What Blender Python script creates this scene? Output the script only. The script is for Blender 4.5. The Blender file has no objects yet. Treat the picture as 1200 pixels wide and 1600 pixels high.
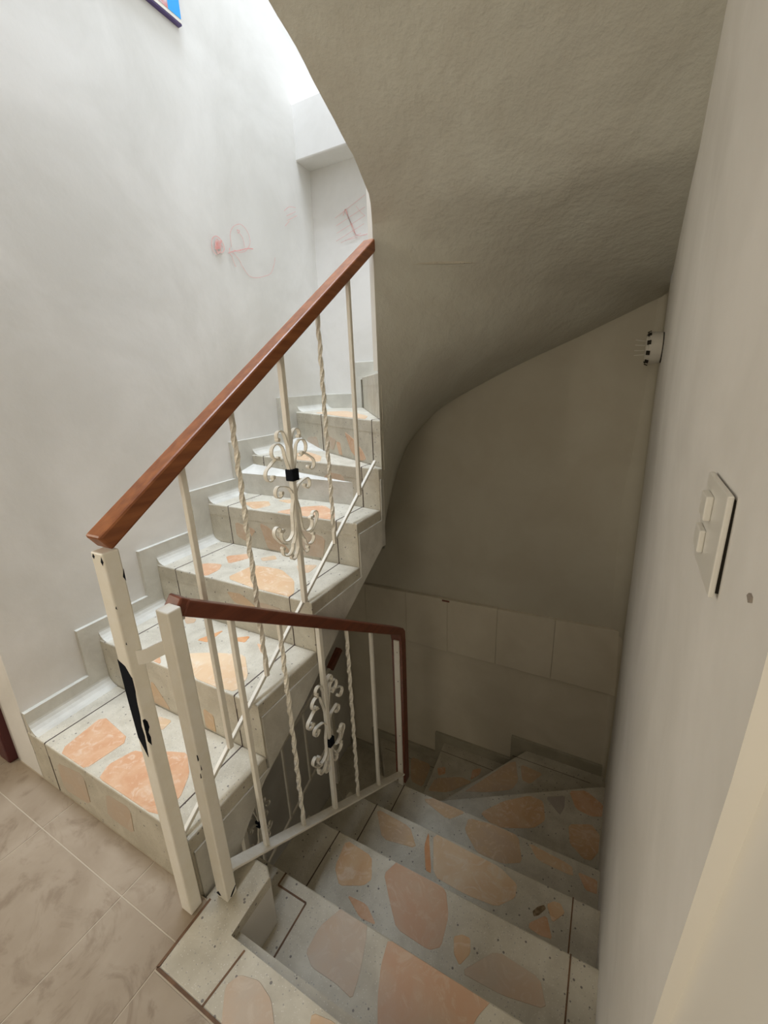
import bpy, bmesh, math, random
from mathutils import Vector, Matrix, noise
random.seed(7)
sc = bpy.context.scene
COL = sc.collection
# ---------------- camera ----------------
def cam_setup():
    cd = bpy.data.cameras.new('camera'); co = bpy.data.objects.new('camera', cd); COL.objects.link(co)
    pit, rol, yaw = CAM
    cp, sp = math.cos(pit), math.sin(pit); cy, sy = math.cos(yaw), math.sin(yaw)
    F = Vector((-sy*cp, cy*cp, -sp)); r0 = Vector((cy, sy, 0)); u0 = r0.cross(F)
    r = math.cos(rol)*r0+math.sin(rol)*u0; u = -math.sin(rol)*r0+math.cos(rol)*u0
    m = Matrix((r, u, -F)).transposed().to_4x4(); m.translation = Vector((0, 0, 1.25))
    co.matrix_world = m
    cd.sensor_fit = 'HORIZONTAL'; cd.sensor_width = 36.0; cd.lens = 660*36/1200; cd.clip_start = 0.02
    sc.camera = co
CAM = (0.294526, -0.038917, 0.493803)
cam_setup()
# ---------------- light ----------------
w = bpy.data.worlds.new('world'); sc.world = w; w.use_nodes = True
bg = w.node_tree.nodes['Background']; bg.inputs[0].default_value = (0.78, 0.85, 1.0, 1); bg.inputs[1].default_value = 1.0
def area(name, loc, look, sx, sy, power, col):
    l = bpy.data.lights.new(name, 'AREA'); l.shape = 'RECTANGLE'; l.size = sx; l.size_y = sy; l.energy = power; l.color = col
    o = bpy.data.objects.new(name, l); COL.objects.link(o); o.location = loc
    o.rotation_euler = (Vector(look)-Vector(loc)).to_track_quat('-Z', 'Y').to_euler(); return o
area('skylight', (-1.0, 0.9, 7.6), (-1.1, 1.3, 0), 2.2, 2.2, 640, (0.77, 0.865, 1.0))
area('side_fill_light', (-.02, -1.35, 1.55), (-.8, .9, .9), 0.8, 1.0, 13, (1.0, 0.90, 0.74))  # unseen fill, added to brighten the newel posts
area('left_fill_light', (-3.1, -1.1, 1.6), (0, .8, 1.2), 1.3, 1.2, 40, (1.0, 0.91, 0.76))  # unseen fill, added to brighten the right wall
area('lower_fill_light', (-1.25, .35, -1.0), (-1.2, 1.8, -1.3), .3, .3, 1.2, (1.0, 0.88, 0.68))  # fill added to lift the darkness beneath the first flight
sc.view_settings.view_transform = 'Standard'; sc.view_settings.look = 'None'
sc.view_settings.exposure = 0.0; sc.view_settings.gamma = 1.0; sc.view_settings.use_curve_mapping = False
# ---------------- materials ----------------
def mat(name, base, rough=0.6, var=0.0, vscale=3.0, var2=None, bump=0.0, bscale=40, spec=0.3, specks=None, metallic=0.0, veins=None):
    m = bpy.data.materials.new(name); m.use_nodes = True; nt = m.node_tree; N = nt.nodes; L = nt.links
    b = N['Principled BSDF']; b.inputs['Roughness'].default_value = rough; b.inputs['Metallic'].default_value = metallic
    b.inputs['Specular IOR Level'].default_value = spec
    tc = N.new('ShaderNodeTexCoord'); co = tc.outputs['Object']
    src = None
    def rgb(c):
        n = N.new('ShaderNodeRGB'); n.outputs[0].default_value = (*c, 1); return n.outputs[0]
    def mix(f, a, c):
        n = N.new('ShaderNodeMix'); n.data_type = 'RGBA'
        L.new(f, n.inputs[0]) if not isinstance(f, float) else setattr(n.inputs[0], 'default_value', f)
        L.new(a, n.inputs[6]); L.new(c, n.inputs[7]); return n.outputs[2]
    def ramp(v, lo, hi):
        n = N.new('ShaderNodeMapRange'); n.inputs[1].default_value = lo; n.inputs[2].default_value = hi; n.clamp = True
        L.new(v, n.inputs[0]); return n.outputs[0]
    def nz(scale, detail=4, rough_=0.55, dist=0.0):
        n = N.new('ShaderNodeTexNoise'); n.inputs['Scale'].default_value = scale; n.inputs['Detail'].default_value = detail
        n.inputs['Roughness'].default_value = rough_; n.inputs['Distortion'].default_value = dist; L.new(co, n.inputs['Vector']); return n.outputs[0]
    src = rgb(base)
    if var2 is not None:
        src = mix(ramp(nz(vscale, 5, 0.6, 0.4), 0.38, 0.62), src, rgb(var2))
    if veins is not None:
        sc_, colr, amt = veins
        v = nz(sc_, 6, 0.65, 2.5); a = ramp(v, 0.52, 0.66)
        mm = N.new('ShaderNodeMath'); mm.operation = 'MULTIPLY'; mm.inputs[1].default_value = amt; L.new(a, mm.inputs[0])
        src = mix(mm.outputs[0], src, rgb(colr))
    if specks is not None:
        for s_, thr, colr in specks:
            v = N.new('ShaderNodeTexVoronoi'); v.inputs['Scale'].default_value = s_; L.new(co, v.inputs['Vector'])
            lt = N.new('ShaderNodeMath'); lt.operation = 'LESS_THAN'; lt.inputs[1].default_value = thr; L.new(v.outputs['Distance'], lt.inputs[0])
            src = mix(lt.outputs[0], src, rgb(colr))
    L.new(src, b.inputs['Base Color'])
    if bump:
        bn = N.new('ShaderNodeBump'); bn.inputs['Strength'].default_value = bump; bn.inputs['Distance'].default_value = 0.01
        L.new(nz(bscale, 6, 0.6), bn.inputs['Height']); L.new(bn.outputs[0], b.inputs['Normal'])
    return m
M = {}
M['wall'] = mat('wall_paint', (.78, .76, .72), .75, vscale=1.8, var2=(.67, .65, .605), bump=.12, bscale=14)
M['wall_dim'] = mat('wall_paint_shaded', (.56, .525, .43), .7, vscale=3, var2=(.52, .48, .385), bump=.10, bscale=14)  # wall paint darkened to carry the shade under the flight
M['wall_beige'] = mat('wall_paint_cream', (.70, .64, .52), .7, vscale=3, var2=(.64, .58, .46), bump=.10, bscale=14)
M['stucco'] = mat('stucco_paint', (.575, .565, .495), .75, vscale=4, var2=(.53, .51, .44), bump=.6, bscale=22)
M['plaster'] = mat('stair_side_plaster', (.66, .64, .58), .8, vscale=9, var2=(.55, .53, .47), bump=.3, bscale=30, specks=[(60, .07, (.38, .36, .32))])
M['terrazzo'] = mat('terrazzo', (.59, .55, .45), .45, vscale=11, var2=(.48, .44, .35), bump=.06, bscale=90, spec=.5, specks=[(95, .15, (.36, .34, .30)), (150, .16, (.68, .65, .58)), (36, .115, (.20, .18, .16))])
M['skirt'] = mat('terrazzo_skirting', (.52, .50, .44), .5, vscale=8, var2=(.62, .60, .53), bump=.1, bscale=40)
M['orange'] = mat('marble_orange', (.60, .33, .185), .35, vscale=12, var2=(.66, .43, .27), spec=.5, veins=(18, (.72, .56, .42), .7))
M['peach'] = mat('marble_peach', (.65, .46, .28), .35, vscale=10, var2=(.62, .39, .22), spec=.5, veins=(14, (.74, .60, .46), .7))
M['pale'] = mat('marble_pale', (.70, .54, .36), .38, vscale=8, var2=(.66, .46, .28), spec=.5, veins=(12, (.72, .62, .50), .7))
M['pink'] = mat('marble_pink', (.55, .415, .30), .4, vscale=9, var2=(.53, .44, .345), spec=.4, veins=(14, (.60, .51, .41), .7))
M['rose'] = mat('marble_rose', (.57, .355, .23), .35, vscale=8, var2=(.56, .41, .29), spec=.45, veins=(12, (.64, .50, .37), .6))
M['tan'] = mat('marble_tan', (.60, .42, .25), .42, vscale=12, var2=(.56, .41, .28), spec=.45, veins=(16, (.70, .56, .4), .7))
M['brown'] = mat('marble_brown', (.52, .36, .24), .4, vscale=12, var2=(.56, .43, .31), spec=.45, veins=(16, (.62, .5, .38), .6))
M['rust'] = mat('marble_rust', (.60, .27, .11), .4, vscale=15, var2=(.66, .38, .2), spec=.4)
M['grey'] = mat('marble_grey', (.36, .31, .27), .4, vscale=12, var2=(.40, .35, .30), spec=.4)
M['knot'] = mat('dark_stain', (.16, .11, .06), .5, vscale=80, var2=(.30, .22, .13))
M['groove'] = mat('divider_brown', (.13, .075, .045), .6, vscale=30, var2=(.20, .11, .06))
M['groove_dark'] = mat('divider_dark', (.09, .065, .055), .6)
M['tile'] = mat('floor_tile', (.385, .315, .235), .42, vscale=4, var2=(.31, .245, .175), spec=.4, veins=(6, (.21, .155, .105), .6), bump=.03, bscale=20)
M['tile_grout'] = mat('tile_grout', (.50, .43, .33), .8)
M['metal'] = mat('cream_metal_paint', (.87, .84, .76), .42, vscale=25, var2=(.84, .80, .70), spec=.5, bump=.05, bscale=60)
M['metal2'] = mat('cream_metal_paint_worn', (.80, .755, .65), .45, vscale=40, var2=(.86, .82, .73), spec=.5, bump=.12, bscale=70)
M['black'] = mat('bare_black_metal', (.010, .012, .017), .85, spec=.08)
M['gap'] = mat('dark_gap', (.02, .016, .01), .8)
def wood_mat(name, a, b_, rough):
    m = bpy.data.materials.new(name); m.use_nodes = True; nt = m.node_tree; N = nt.nodes; L = nt.links; p = N['Principled BSDF']
    tc = N.new('ShaderNodeTexCoord'); mp = N.new('ShaderNodeMapping'); mp.inputs['Rotation'].default_value = (math.radians(-34), 0, 0); mp.inputs['Scale'].default_value = (40, 3, 40)
    nz = N.new('ShaderNodeTexNoise'); nz.inputs['Scale'].default_value = 1.5; nz.inputs['Detail'].default_value = 6
    cr = N.new('ShaderNodeValToRGB'); cr.color_ramp.elements[0].position = .35; cr.color_ramp.elements[1].position = .7
    cr.color_ramp.elements[0].color = (*a, 1); cr.color_ramp.elements[1].color = (*b_, 1)
    L.new(tc.outputs['Object'], mp.inputs[0]); L.new(mp.outputs[0], nz.inputs['Vector']); L.new(nz.outputs[0], cr.inputs[0]); L.new(cr.outputs[0], p.inputs['Base Color'])
    p.inputs['Roughness'].default_value = rough; p.inputs['Specular IOR Level'].default_value = .5; return m
M['wood'] = wood_mat('handrail_wood', (.20, .060, .018), (.34, .118, .038), .33)
M['wood_dark'] = wood_mat('handrail_wood_dark', (.13, .034, .016), (.19, .052, .024), .4)
M['door_red'] = mat('maroon_door_paint', (.085, .022, .022), .45)
M['plastic'] = mat('white_plastic', (.72, .70, .64), .35, spec=.5)
M['plastic_dim'] = mat('aged_white_plastic', (.62, .59, .52), .4, spec=.5)
M['crayon'] = mat('red_crayon', (.78, .42, .38), .9, vscale=60, var2=(.76, .52, .48))
M['crayon_strong'] = mat('red_crayon_strong', (.80, .30, .27), .9, vscale=90, var2=(.78, .5, .47))
M['scuff'] = mat('dark_scuff', (.30, .26, .22), .9)
M['redmark'] = mat('red_brown_mark', (.22, .09, .06), .9)
M['blue'] = mat('poster_blue', (.03, .36, .85), .4)
M['poster'] = mat('poster_print', (.66, .14, .10), .4, vscale=22, var2=(.62, .55, .58))
M['purple'] = mat('poster_frame', (.10, .07, .20), .4)
M['white'] = mat('white_paint', (.84, .81, .74), .5)
M['skirt_dark'] = mat('dark_skirting', (.42, .385, .30), .55, vscale=8, var2=(.36, .33, .25), bump=.1, bscale=40)  # darker skirting tone for the lower back wall
# world-space outlines of the marble pieces: (step, tread/riser, marble, [(x,y)] or [(along,z)])
PIECES=[
('T1','t','orange',[(-1.2785,0.434),(-1.2668,0.4433),(-1.2561,0.5442),(-1.2768,0.5631),(-1.4187,0.5815),(-1.4377,0.5663),(-1.416,0.4515),(-1.3967,0.434)]),
('T1','t','orange',[(-0.9707,0.434),(-0.9435,0.4406),(-0.9314,0.4886),(-0.9343,0.5037),(-0.9647,0.5511),(-0.978,0.5643),(-1.0324,0.601),(-1.0479,0.604),(-1.0922,0.5865),(-1.1068,0.5794),(-1.1554,0.5524),(-1.1674,0.5472),(-1.1949,0.5416),(-1.2018,0.5325),(-1.2185,0.481),(-1.2182,0.468),(-1.1996,0.4365),(-1.1822,0.434)]),
('T1','t','tan',[(-1.258,0.6622),(-1.2379,0.634),(-1.2296,0.6298),(-1.1973,0.6316),(-1.1932,0.6368),(-1.1995,0.6684),(-1.2078,0.6726),(-1.2539,0.6675)]),
('T1','r','pink',[(0.6152,0.1432),(0.4914,0.1673),(0.473,0.1557),(0.4805,0.0579),(0.5005,0.0408),(0.6195,0.0298),(0.6378,0.0415),(0.6352,0.126)]),
('T1','r','pink',[(0.3486,0.1554),(0.2604,0.163),(0.2483,0.1513),(0.2598,0.0694),(0.2769,0.0565),(0.3733,0.0564),(0.3855,0.0681),(0.3657,0.1425)]),
('T2','r','tan',[(0.4975,0.2874),(0.4392,0.2112),(0.437,0.2),(0.5144,0.2),(0.5268,0.21),(0.5298,0.2251),(0.5098,0.2893)]),
('T2','r','tan',[(0.2469,0.274),(0.213,0.2664),(0.2078,0.2563),(0.209,0.2002),(0.2092,0.2),(0.2494,0.2),(0.2543,0.2096),(0.2525,0.2663)]),
('T2','t','orange',[(-1.2546,0.704),(-1.2549,0.7093),(-1.2623,0.7151),(-1.3092,0.741),(-1.3178,0.7402),(-1.3259,0.7094),(-1.3191,0.704)]),
('T2','t','tan',[(-1.4414,0.9418),(-1.3937,0.9158),(-1.3835,0.9142),(-1.3663,0.9296),(-1.3656,0.9348),(-1.3788,0.9524),(-1.3891,0.954),(-1.4408,0.947)]),
('T2','t','rust',[(-1.2495,0.8538),(-1.2094,0.8588),(-1.2043,0.8699),(-1.2121,0.9353),(-1.2184,0.9345),(-1.2507,0.8641)]),
('T2','t','rust',[(-1.1395,0.9165),(-1.1161,0.9105),(-1.1083,0.9103),(-1.0826,0.9155),(-1.08,0.9209),(-1.0898,0.9499),(-1.0976,0.95),(-1.137,0.9219)]),
('T2','t','orange',[(-1.0298,0.9259),(-0.9822,0.8948),(-0.9767,0.8948),(-0.9898,0.9256),(-0.9973,0.9305),(-1.0318,0.9308)]),
('T2','t','pale',[(-1.2138,0.7772),(-1.1755,0.7509),(-1.1575,0.7414),(-1.0821,0.707),(-1.0701,0.704),(-0.9831,0.704),(-0.9824,0.7041),(-0.9251,0.7121),(-0.9175,0.7214),(-0.927,0.7727),(-0.94,0.7907),(-1.0133,0.8531),(-1.0377,0.8585),(-1.1189,0.8302),(-1.1423,0.8204),(-1.2093,0.7867)]),
('T3','r','tan',[(0.5399,0.5355),(0.5156,0.5341),(0.5134,0.5248),(0.5238,0.4679),(0.5296,0.4597),(0.5563,0.4645),(0.5585,0.4737),(0.5458,0.5273)]),
('T3','r','tan',[(0.3899,0.5279),(0.3317,0.5321),(0.3144,0.5277),(0.2625,0.4957),(0.2675,0.4901),(0.3506,0.4872),(0.368,0.4916),(0.3948,0.5223)]),
('T3','r','pink',[(0.2248,0.5195),(0.1469,0.5142),(0.1338,0.5066),(0.1287,0.4636),(0.1411,0.4576),(0.2241,0.4625),(0.2372,0.4702),(0.2371,0.5135)]),
('T3','t','orange',[(-1.4386,1.0395),(-1.3761,0.9907),(-1.3615,0.984),(-1.3493,0.984),(-1.3219,0.9856),(-1.3159,0.9935),(-1.3166,1.0414),(-1.3204,1.0538),(-1.3438,1.0848),(-1.3539,1.0887),(-1.3947,1.0821),(-1.4068,1.077),(-1.4428,1.0512)]),
('T3','t','orange',[(-1.3938,1.154),(-1.3366,1.1117),(-1.3231,1.1147),(-1.2945,1.1757),(-1.2935,1.1902),(-1.3156,1.2213),(-1.3292,1.2183),(-1.3928,1.1686)]),
('T3','t','peach',[(-1.2081,1.0006),(-1.0813,0.984),(-0.9104,0.984),(-0.9091,1.0064),(-0.9166,1.0209),(-0.9661,1.0816),(-0.987,1.098),(-1.0705,1.1411),(-1.0998,1.1466),(-1.2021,1.1386),(-1.2199,1.1214),(-1.2303,1.0198)]),
('T3','t','tan',[(-1.2424,1.2008),(-1.2181,1.1835),(-1.209,1.1856),(-1.1756,1.2159),(-1.1747,1.2242),(-1.2023,1.2464),(-1.2114,1.2443),(-1.2415,1.2091)]),
('T3','t','tan',[(-1.0503,1.1989),(-1.0078,1.1578),(-0.9966,1.1533),(-0.9686,1.1652),(-0.9655,1.1758),(-0.9739,1.2312),(-0.985,1.2358),(-1.0472,1.2095)]),
('T4','r','brown',[(0.6343,0.6753),(0.5401,0.6572),(0.5326,0.6464),(0.5793,0.5961),(0.5943,0.5908),(0.6425,0.6076),(0.65,0.6184),(0.6493,0.67)]),
('T4','r','brown',[(0.4942,0.6884),(0.4541,0.6778),(0.4363,0.6661),(0.3642,0.6028),(0.352,0.5894),(0.3481,0.573),(0.4584,0.573),(0.4688,0.5814),(0.4962,0.6753)]),
('T4','r','pink',[(0.2695,0.691),(0.1686,0.673),(0.1549,0.6591),(0.1687,0.5895),(0.1847,0.5783),(0.2722,0.5771),(0.2859,0.591),(0.2855,0.6798)]),
('T4','t','peach',[(-1.4555,1.3522),(-1.352,1.2985),(-1.3323,1.299),(-1.3112,1.3554),(-1.3154,1.3711),(-1.3632,1.4141),(-1.3828,1.4137),(-1.4597,1.3679)]),
('T4','t','peach',[(-1.3291,1.441),(-1.2566,1.4234),(-1.249,1.4291),(-1.2729,1.4824),(-1.2843,1.4852),(-1.3329,1.4494)]),
('T4','t','orange',[(-0.926,1.291),(-0.9239,1.2926),(-0.9256,1.3073),(-0.9705,1.3738),(-0.9894,1.3922),(-1.0641,1.4421),(-1.0855,1.4438),(-1.1462,1.4051),(-1.1634,1.3863),(-1.2114,1.306),(-1.2043,1.291)]),
('T5','r','brown',[(0.7144,0.8005),(0.6299,0.8044),(0.6112,0.7946),(0.59,0.753),(0.7157,0.753),(0.7253,0.79)]),
('T5','r','brown',[(0.3468,0.8361),(0.2869,0.8758),(0.2682,0.8815),(0.2099,0.8784),(0.197,0.8676),(0.1741,0.8028),(0.1986,0.7909),(0.3768,0.7801),(0.3991,0.7845),(0.3621,0.8236)]),
('T5','t','peach',[(-1.4207,1.7036),(-1.3265,1.58),(-1.2948,1.5597),(-1.2441,1.5512),(-1.1662,1.5406),(-1.1569,1.5542),(-1.2234,1.6582),(-1.2535,1.6867),(-1.3777,1.7638),(-1.4019,1.7696),(-1.431,1.7294)]),
('T6','r','pink',[(0.8322,0.9772),(0.7204,0.9892),(0.7001,0.9831),(0.6836,0.9322),(0.6938,0.927),(0.8541,0.927),(0.8506,0.9678)]),
('T6','r','pink',[(0.5411,1.0083),(0.4659,0.9977),(0.4588,0.9891),(0.4896,0.9449),(0.5029,0.9394),(0.5559,0.9486),(0.5629,0.9573),(0.5543,1.0027)]),
('T6','r','orange',[(0.4502,0.9866),(0.4164,0.9874),(0.4088,0.9796),(0.3947,0.9293),(0.395,0.927),(0.4266,0.927),(0.4516,0.9782)]),
('T6','r','orange',[(0.3414,1.0401),(0.269,1.0171),(0.2486,1.0086),(0.1912,0.9775),(0.1784,0.9684),(0.1543,0.9413),(0.1587,0.9349),(0.1895,0.927),(0.2334,0.927),(0.2877,0.955),(0.3038,0.9699),(0.3462,1.0337)]),
('T6','t','peach',[(-1.441,1.9303),(-1.2512,1.7954),(-1.1832,1.7464),(-1.1238,1.7031),(-0.9219,1.5794),(-0.9875,1.7129),(-1.0409,1.7786),(-1.307,2.0482),(-1.3636,2.0741),(-1.4564,1.9683)]),
('D0','t','pink',[(-0.6162,0.3287),(-0.5825,0.289),(-0.5636,0.289),(-0.489,0.3267),(-0.4815,0.3364),(-0.5105,0.36),(-0.5205,0.3651),(-0.5549,0.3736),(-0.5658,0.3735),(-0.6004,0.3642),(-0.6078,0.3594),(-0.6196,0.3383)]),
('D0','t','tan',[(-0.4234,0.3838),(-0.4145,0.359),(-0.402,0.3607),(-0.3321,0.396),(-0.3814,0.396),(-0.4176,0.3891)]),
('D1','t','pink',[(-0.568,0.5272),(-0.5426,0.5126),(-0.5298,0.5107),(-0.474,0.5128),(-0.4591,0.5124),(-0.4202,0.5075),(-0.4149,0.5125),(-0.4203,0.5495),(-0.4236,0.5634),(-0.4385,0.6141),(-0.443,0.6266),(-0.4543,0.651),(-0.5422,0.651),(-0.5672,0.6),(-0.5714,0.5843),(-0.572,0.537)]),
('D1','t','rose',[(-0.3876,0.6456),(-0.3811,0.5998),(-0.3775,0.5859),(-0.3617,0.5435),(-0.3544,0.528),(-0.3244,0.4726),(-0.2988,0.477),(-0.1667,0.5603),(-0.1443,0.5788),(-0.1345,0.6124),(-0.1295,0.6237),(-0.1138,0.651),(-0.3772,0.651)]),
('D2','t','peach',[(-0.7111,0.9154),(-0.7003,0.8413),(-0.693,0.8247),(-0.658,0.7933),(-0.6436,0.7928),(-0.5874,0.8206),(-0.5766,0.8285),(-0.5645,0.8508),(-0.567,0.8621),(-0.5943,0.911),(-0.6123,0.9197),(-0.6991,0.9261)]),
('D2','t','orange',[(-0.6065,0.7735),(-0.5527,0.7465),(-0.5374,0.743),(-0.4941,0.7476),(-0.4939,0.7526),(-0.5356,0.7794),(-0.5509,0.7829),(-0.6062,0.7785)]),
('D2','t','rose',[(-0.5275,0.8814),(-0.4893,0.836),(-0.4767,0.8216),(-0.4348,0.776),(-0.4149,0.7683),(-0.3312,0.7654),(-0.3144,0.7678),(-0.2918,0.7854),(-0.2888,0.7981),(-0.2926,0.8609),(-0.297,0.8787),(-0.3211,0.9281),(-0.3328,0.9371),(-0.3451,0.939),(-0.5112,0.939),(-0.5304,0.8955)]),
('D2','t','peach',[(-0.2609,0.8254),(-0.2509,0.7957),(-0.2465,0.7888),(-0.2285,0.7746),(-0.2232,0.7773),(-0.2079,0.8081),(-0.2067,0.8172),(-0.2147,0.8439),(-0.219,0.8479),(-0.2383,0.8462),(-0.2439,0.844),(-0.26,0.832)]),
('D2','t','pink',[(-0.2067,0.7598),(-0.1142,0.7646),(-0.0865,0.7684),(-0.0032,0.7871),(0.007,0.7969),(-0.0117,0.8406),(-0.0295,0.8483),(-0.1235,0.8539),(-0.1483,0.8433),(-0.2113,0.7705)]),
('D3','t','tan',[(-0.7364,1.194),(-0.6717,1.1136),(-0.6443,1.1043),(-0.5353,1.1259),(-0.5252,1.1375),(-0.5703,1.1897),(-0.5977,1.199),(-0.7263,1.2057)]),
('D3','t','rust',[(-0.4992,1.2078),(-0.4956,1.1617),(-0.4902,1.1444),(-0.4601,1.0812),(-0.4524,1.0711),(-0.4342,1.0707),(-0.4395,1.0879),(-0.4915,1.1977)]),
('D3','t','pale',[(-0.4738,1.2001),(-0.4286,1.0839),(-0.406,1.0651),(-0.3076,1.0619),(-0.279,1.0629),(-0.196,1.0721),(-0.1765,1.0805),(-0.1359,1.124),(-0.1297,1.1365),(-0.1314,1.1721),(-0.1402,1.1814),(-0.1941,1.2047),(-0.2183,1.2088),(-0.3176,1.2115),(-0.351,1.2127),(-0.4633,1.2176)]),
('D3','t','orange',[(-0.0712,1.0749),(-0.0708,1.0629),(-0.0662,1.0605),(-0.0371,1.057),(-0.028,1.0574),(0.0007,1.0629),(0.002,1.0713),(-0.0181,1.1188),(-0.0273,1.1204),(-0.0653,1.0828)]),
('D3','t','knot',[(-0.0662,1.1146),(-0.0613,1.1043),(-0.0587,1.1041),(-0.047,1.1131),(-0.0429,1.1182),(-0.0282,1.1415),(-0.0268,1.1462),(-0.0327,1.1531),(-0.0359,1.1523),(-0.0507,1.14),(-0.0547,1.1355),(-0.0653,1.1189)]),
('D3','t','peach',[(-0.0227,1.1545),(-0.0036,1.1178),(0.0038,1.1179),(0.0314,1.1551),(0.0337,1.1638),(0.0207,1.1817),(0.0159,1.1842),(-0.0018,1.182),(-0.0072,1.1791),(-0.0232,1.1629)]),
('D4','t','tan',[(-0.3953,1.4093),(-0.3366,1.3555),(-0.3137,1.3475),(-0.2277,1.3504),(-0.2054,1.3558),(-0.1505,1.3871),(-0.1462,1.405),(-0.1739,1.4868),(-0.193,1.4996),(-0.2856,1.4987),(-0.3129,1.4965),(-0.3928,1.4832),(-0.4053,1.4735),(-0.4047,1.4254)]),
('D4','t','pale',[(-0.1287,1.4829),(-0.0909,1.4385),(-0.0678,1.4313),(0.0402,1.4302),(0.0563,1.4351),(0.0499,1.4671),(0.0269,1.4743),(-0.1126,1.4878)]),
('D4','t','tan',[(-0.6205,1.467),(-0.5074,1.4348),(-0.4816,1.4382),(-0.4317,1.4916),(-0.4384,1.501),(-0.592,1.501),(-0.6285,1.4783)]),
('D4','t','orange',[(0.0741,1.4508),(0.1007,1.4063),(0.1102,1.3998),(0.1436,1.4031),(0.146,1.4065),(0.146,1.4529),(0.1378,1.4585),(0.0791,1.4579)]),
('D5','t','peach',[(-0.3888,1.6676),(-0.3365,1.6419),(-0.3214,1.6386),(-0.2782,1.6432),(-0.2548,1.6521),(-0.1499,1.7035),(-0.1277,1.7195),(-0.0927,1.7698),(-0.09,1.7903),(-0.108,1.8695),(-0.1193,1.8824),(-0.1723,1.8847),(-0.1954,1.8734),(-0.2889,1.7999),(-0.3148,1.7743),(-0.3859,1.6857)]),
('D5','t','grey',[(-0.0955,1.9044),(-0.0331,1.8478),(-0.0213,1.8458),(-0.0091,1.8897),(-0.0077,1.9052),(-0.0104,1.959),(-0.0221,1.961),(-0.094,1.9198)]),
('D5','t','orange',[(0.0103,1.9934),(0.0424,1.9228),(0.0563,1.9104),(0.112,1.9028),(0.1274,1.9049),(0.169,1.9251),(0.1726,1.9916),(0.1639,2.0031),(0.0963,2.0417),(0.076,2.0426),(0.0149,2.0097)]),
('D5','t','peach',[(0.0211,1.7962),(0.032,1.7223),(0.0416,1.7052),(0.091,1.6706),(0.1027,1.666),(0.1273,1.671),(0.1348,1.6793),(0.1579,1.7266),(0.1582,1.728),(0.1627,1.8106),(0.1596,1.8206),(0.1278,1.8533),(0.1104,1.8523),(0.0318,1.8139)]),
('D6','t','tan',[(-0.5476,1.9052),(-0.4475,1.9471),(-0.4148,1.9641),(-0.3139,2.0271),(-0.2952,2.0464),(-0.278,2.1052),(-0.2811,2.1325),(-0.3182,2.247),(-0.3536,2.2208),(-0.3661,2.2021)]),
('D6','t','tan',[(-0.2834,2.2268),(-0.259,2.1424),(-0.2496,2.1283),(-0.2143,2.1234),(-0.2013,2.1356),(-0.1539,2.2179),(-0.1633,2.232),(-0.2703,2.239)]),
('D7','t','orange',[(-0.8105,2.1327),(-0.7885,2.093),(-0.7805,2.0909),(-0.7519,2.1171),(-0.7496,2.1275),(-0.7638,2.167),(-0.7718,2.1692),(-0.8082,2.143)]),
('D7','t','orange',[(-0.5916,2.219),(-0.5833,2.1572),(-0.5766,2.1559),(-0.5421,2.2091),(-0.5373,2.2238),(-0.5415,2.2636),(-0.5483,2.265),(-0.5868,2.2337)]),
('D8','t','tan',[(-1.0788,2.2799),(-1.0145,2.1367),(-0.9932,2.1129),(-0.9221,2.1049),(-0.9121,2.1274),(-0.9201,2.2778),(-0.9415,2.3017),(-1.0688,2.3024)]),
('D7','t','tan',[(-0.794,1.9563),(-0.701,1.9938),(-0.672,2.0164),(-0.581,2.1225),(-0.5762,2.1397),(-0.637,2.1424),(-0.6647,2.1328),(-0.7793,2.0693),(-0.7987,2.0462),(-0.8073,1.9634)]),
]
# ---------------- helpers ----------------
def part(name, bm, m, parent=None, kind=None, label=None, smooth=False, cat=None, group=None):
    me = bpy.data.meshes.new(name)
    if parent is not None:
        o_ = parent
        off = Vector((0, 0, 0))
        while o_ is not None: off += o_.location; o_ = o_.parent
        bmesh.ops.translate(bm, verts=bm.verts, vec=-off)
    bmesh.ops.recalc_face_normals(bm, faces=bm.faces)
    bm.to_mesh(me); bm.free()
    me.materials.append(M[m] if isinstance(m, str) else m)
    if smooth:
        for p in me.polygons: p.use_smooth = True
    o = bpy.data.objects.new(name, me); COL.objects.link(o)
    if parent is not None: o.parent = parent
    if kind: o['kind'] = kind
    if label: o['label'] = label
    if cat: o['category'] = cat
    if group: o['group'] = group
    return o
def thing(name, label, cat, loc, group=None):
    o = bpy.data.objects.new(name, None); o.empty_display_size = .05; COL.objects.link(o); o.location = loc
    o['label'] = label; o['category'] = cat
    if group: o['group'] = group
    return o
def prism(bm, pts, z0, z1):
    """plan polygon extruded between heights; z0/z1 numbers or per-vertex lists"""
    n = len(pts)
    A = [bm.verts.new((p[0], p[1], z0 if not isinstance(z0, list) else z0[i])) for i, p in enumerate(pts)]
    B = [bm.verts.new((p[0], p[1], z1 if not isinstance(z1, list) else z1[i])) for i, p in enumerate(pts)]
    bm.faces.new(A[::-1]); f = bm.faces.new(B)
    for i in range(n): bm.faces.new((A[i], A[(i+1) % n], B[(i+1) % n], B[i]))
    return A, B, f
def box(bm, x0, x1, y0, y1, z0, z1):
    return prism(bm, [(x0, y0), (x1, y0), (x1, y1), (x0, y1)], z0, z1)
def xprism(bm, prof, x0, x1):
    """profile in (y,z) extruded along x; x0/x1 may be functions of y"""
    fx = lambda v, y: v(y) if callable(v) else v
    A = [bm.verts.new((fx(x0, y), y, z)) for y, z in prof]; B = [bm.verts.new((fx(x1, y), y, z)) for y, z in prof]
    n = len(prof); bm.faces.new(A); bm.faces.new(B[::-1])
    for i in range(n): bm.faces.new((A[i], B[i], B[(i+1) % n], A[(i+1) % n]))
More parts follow.
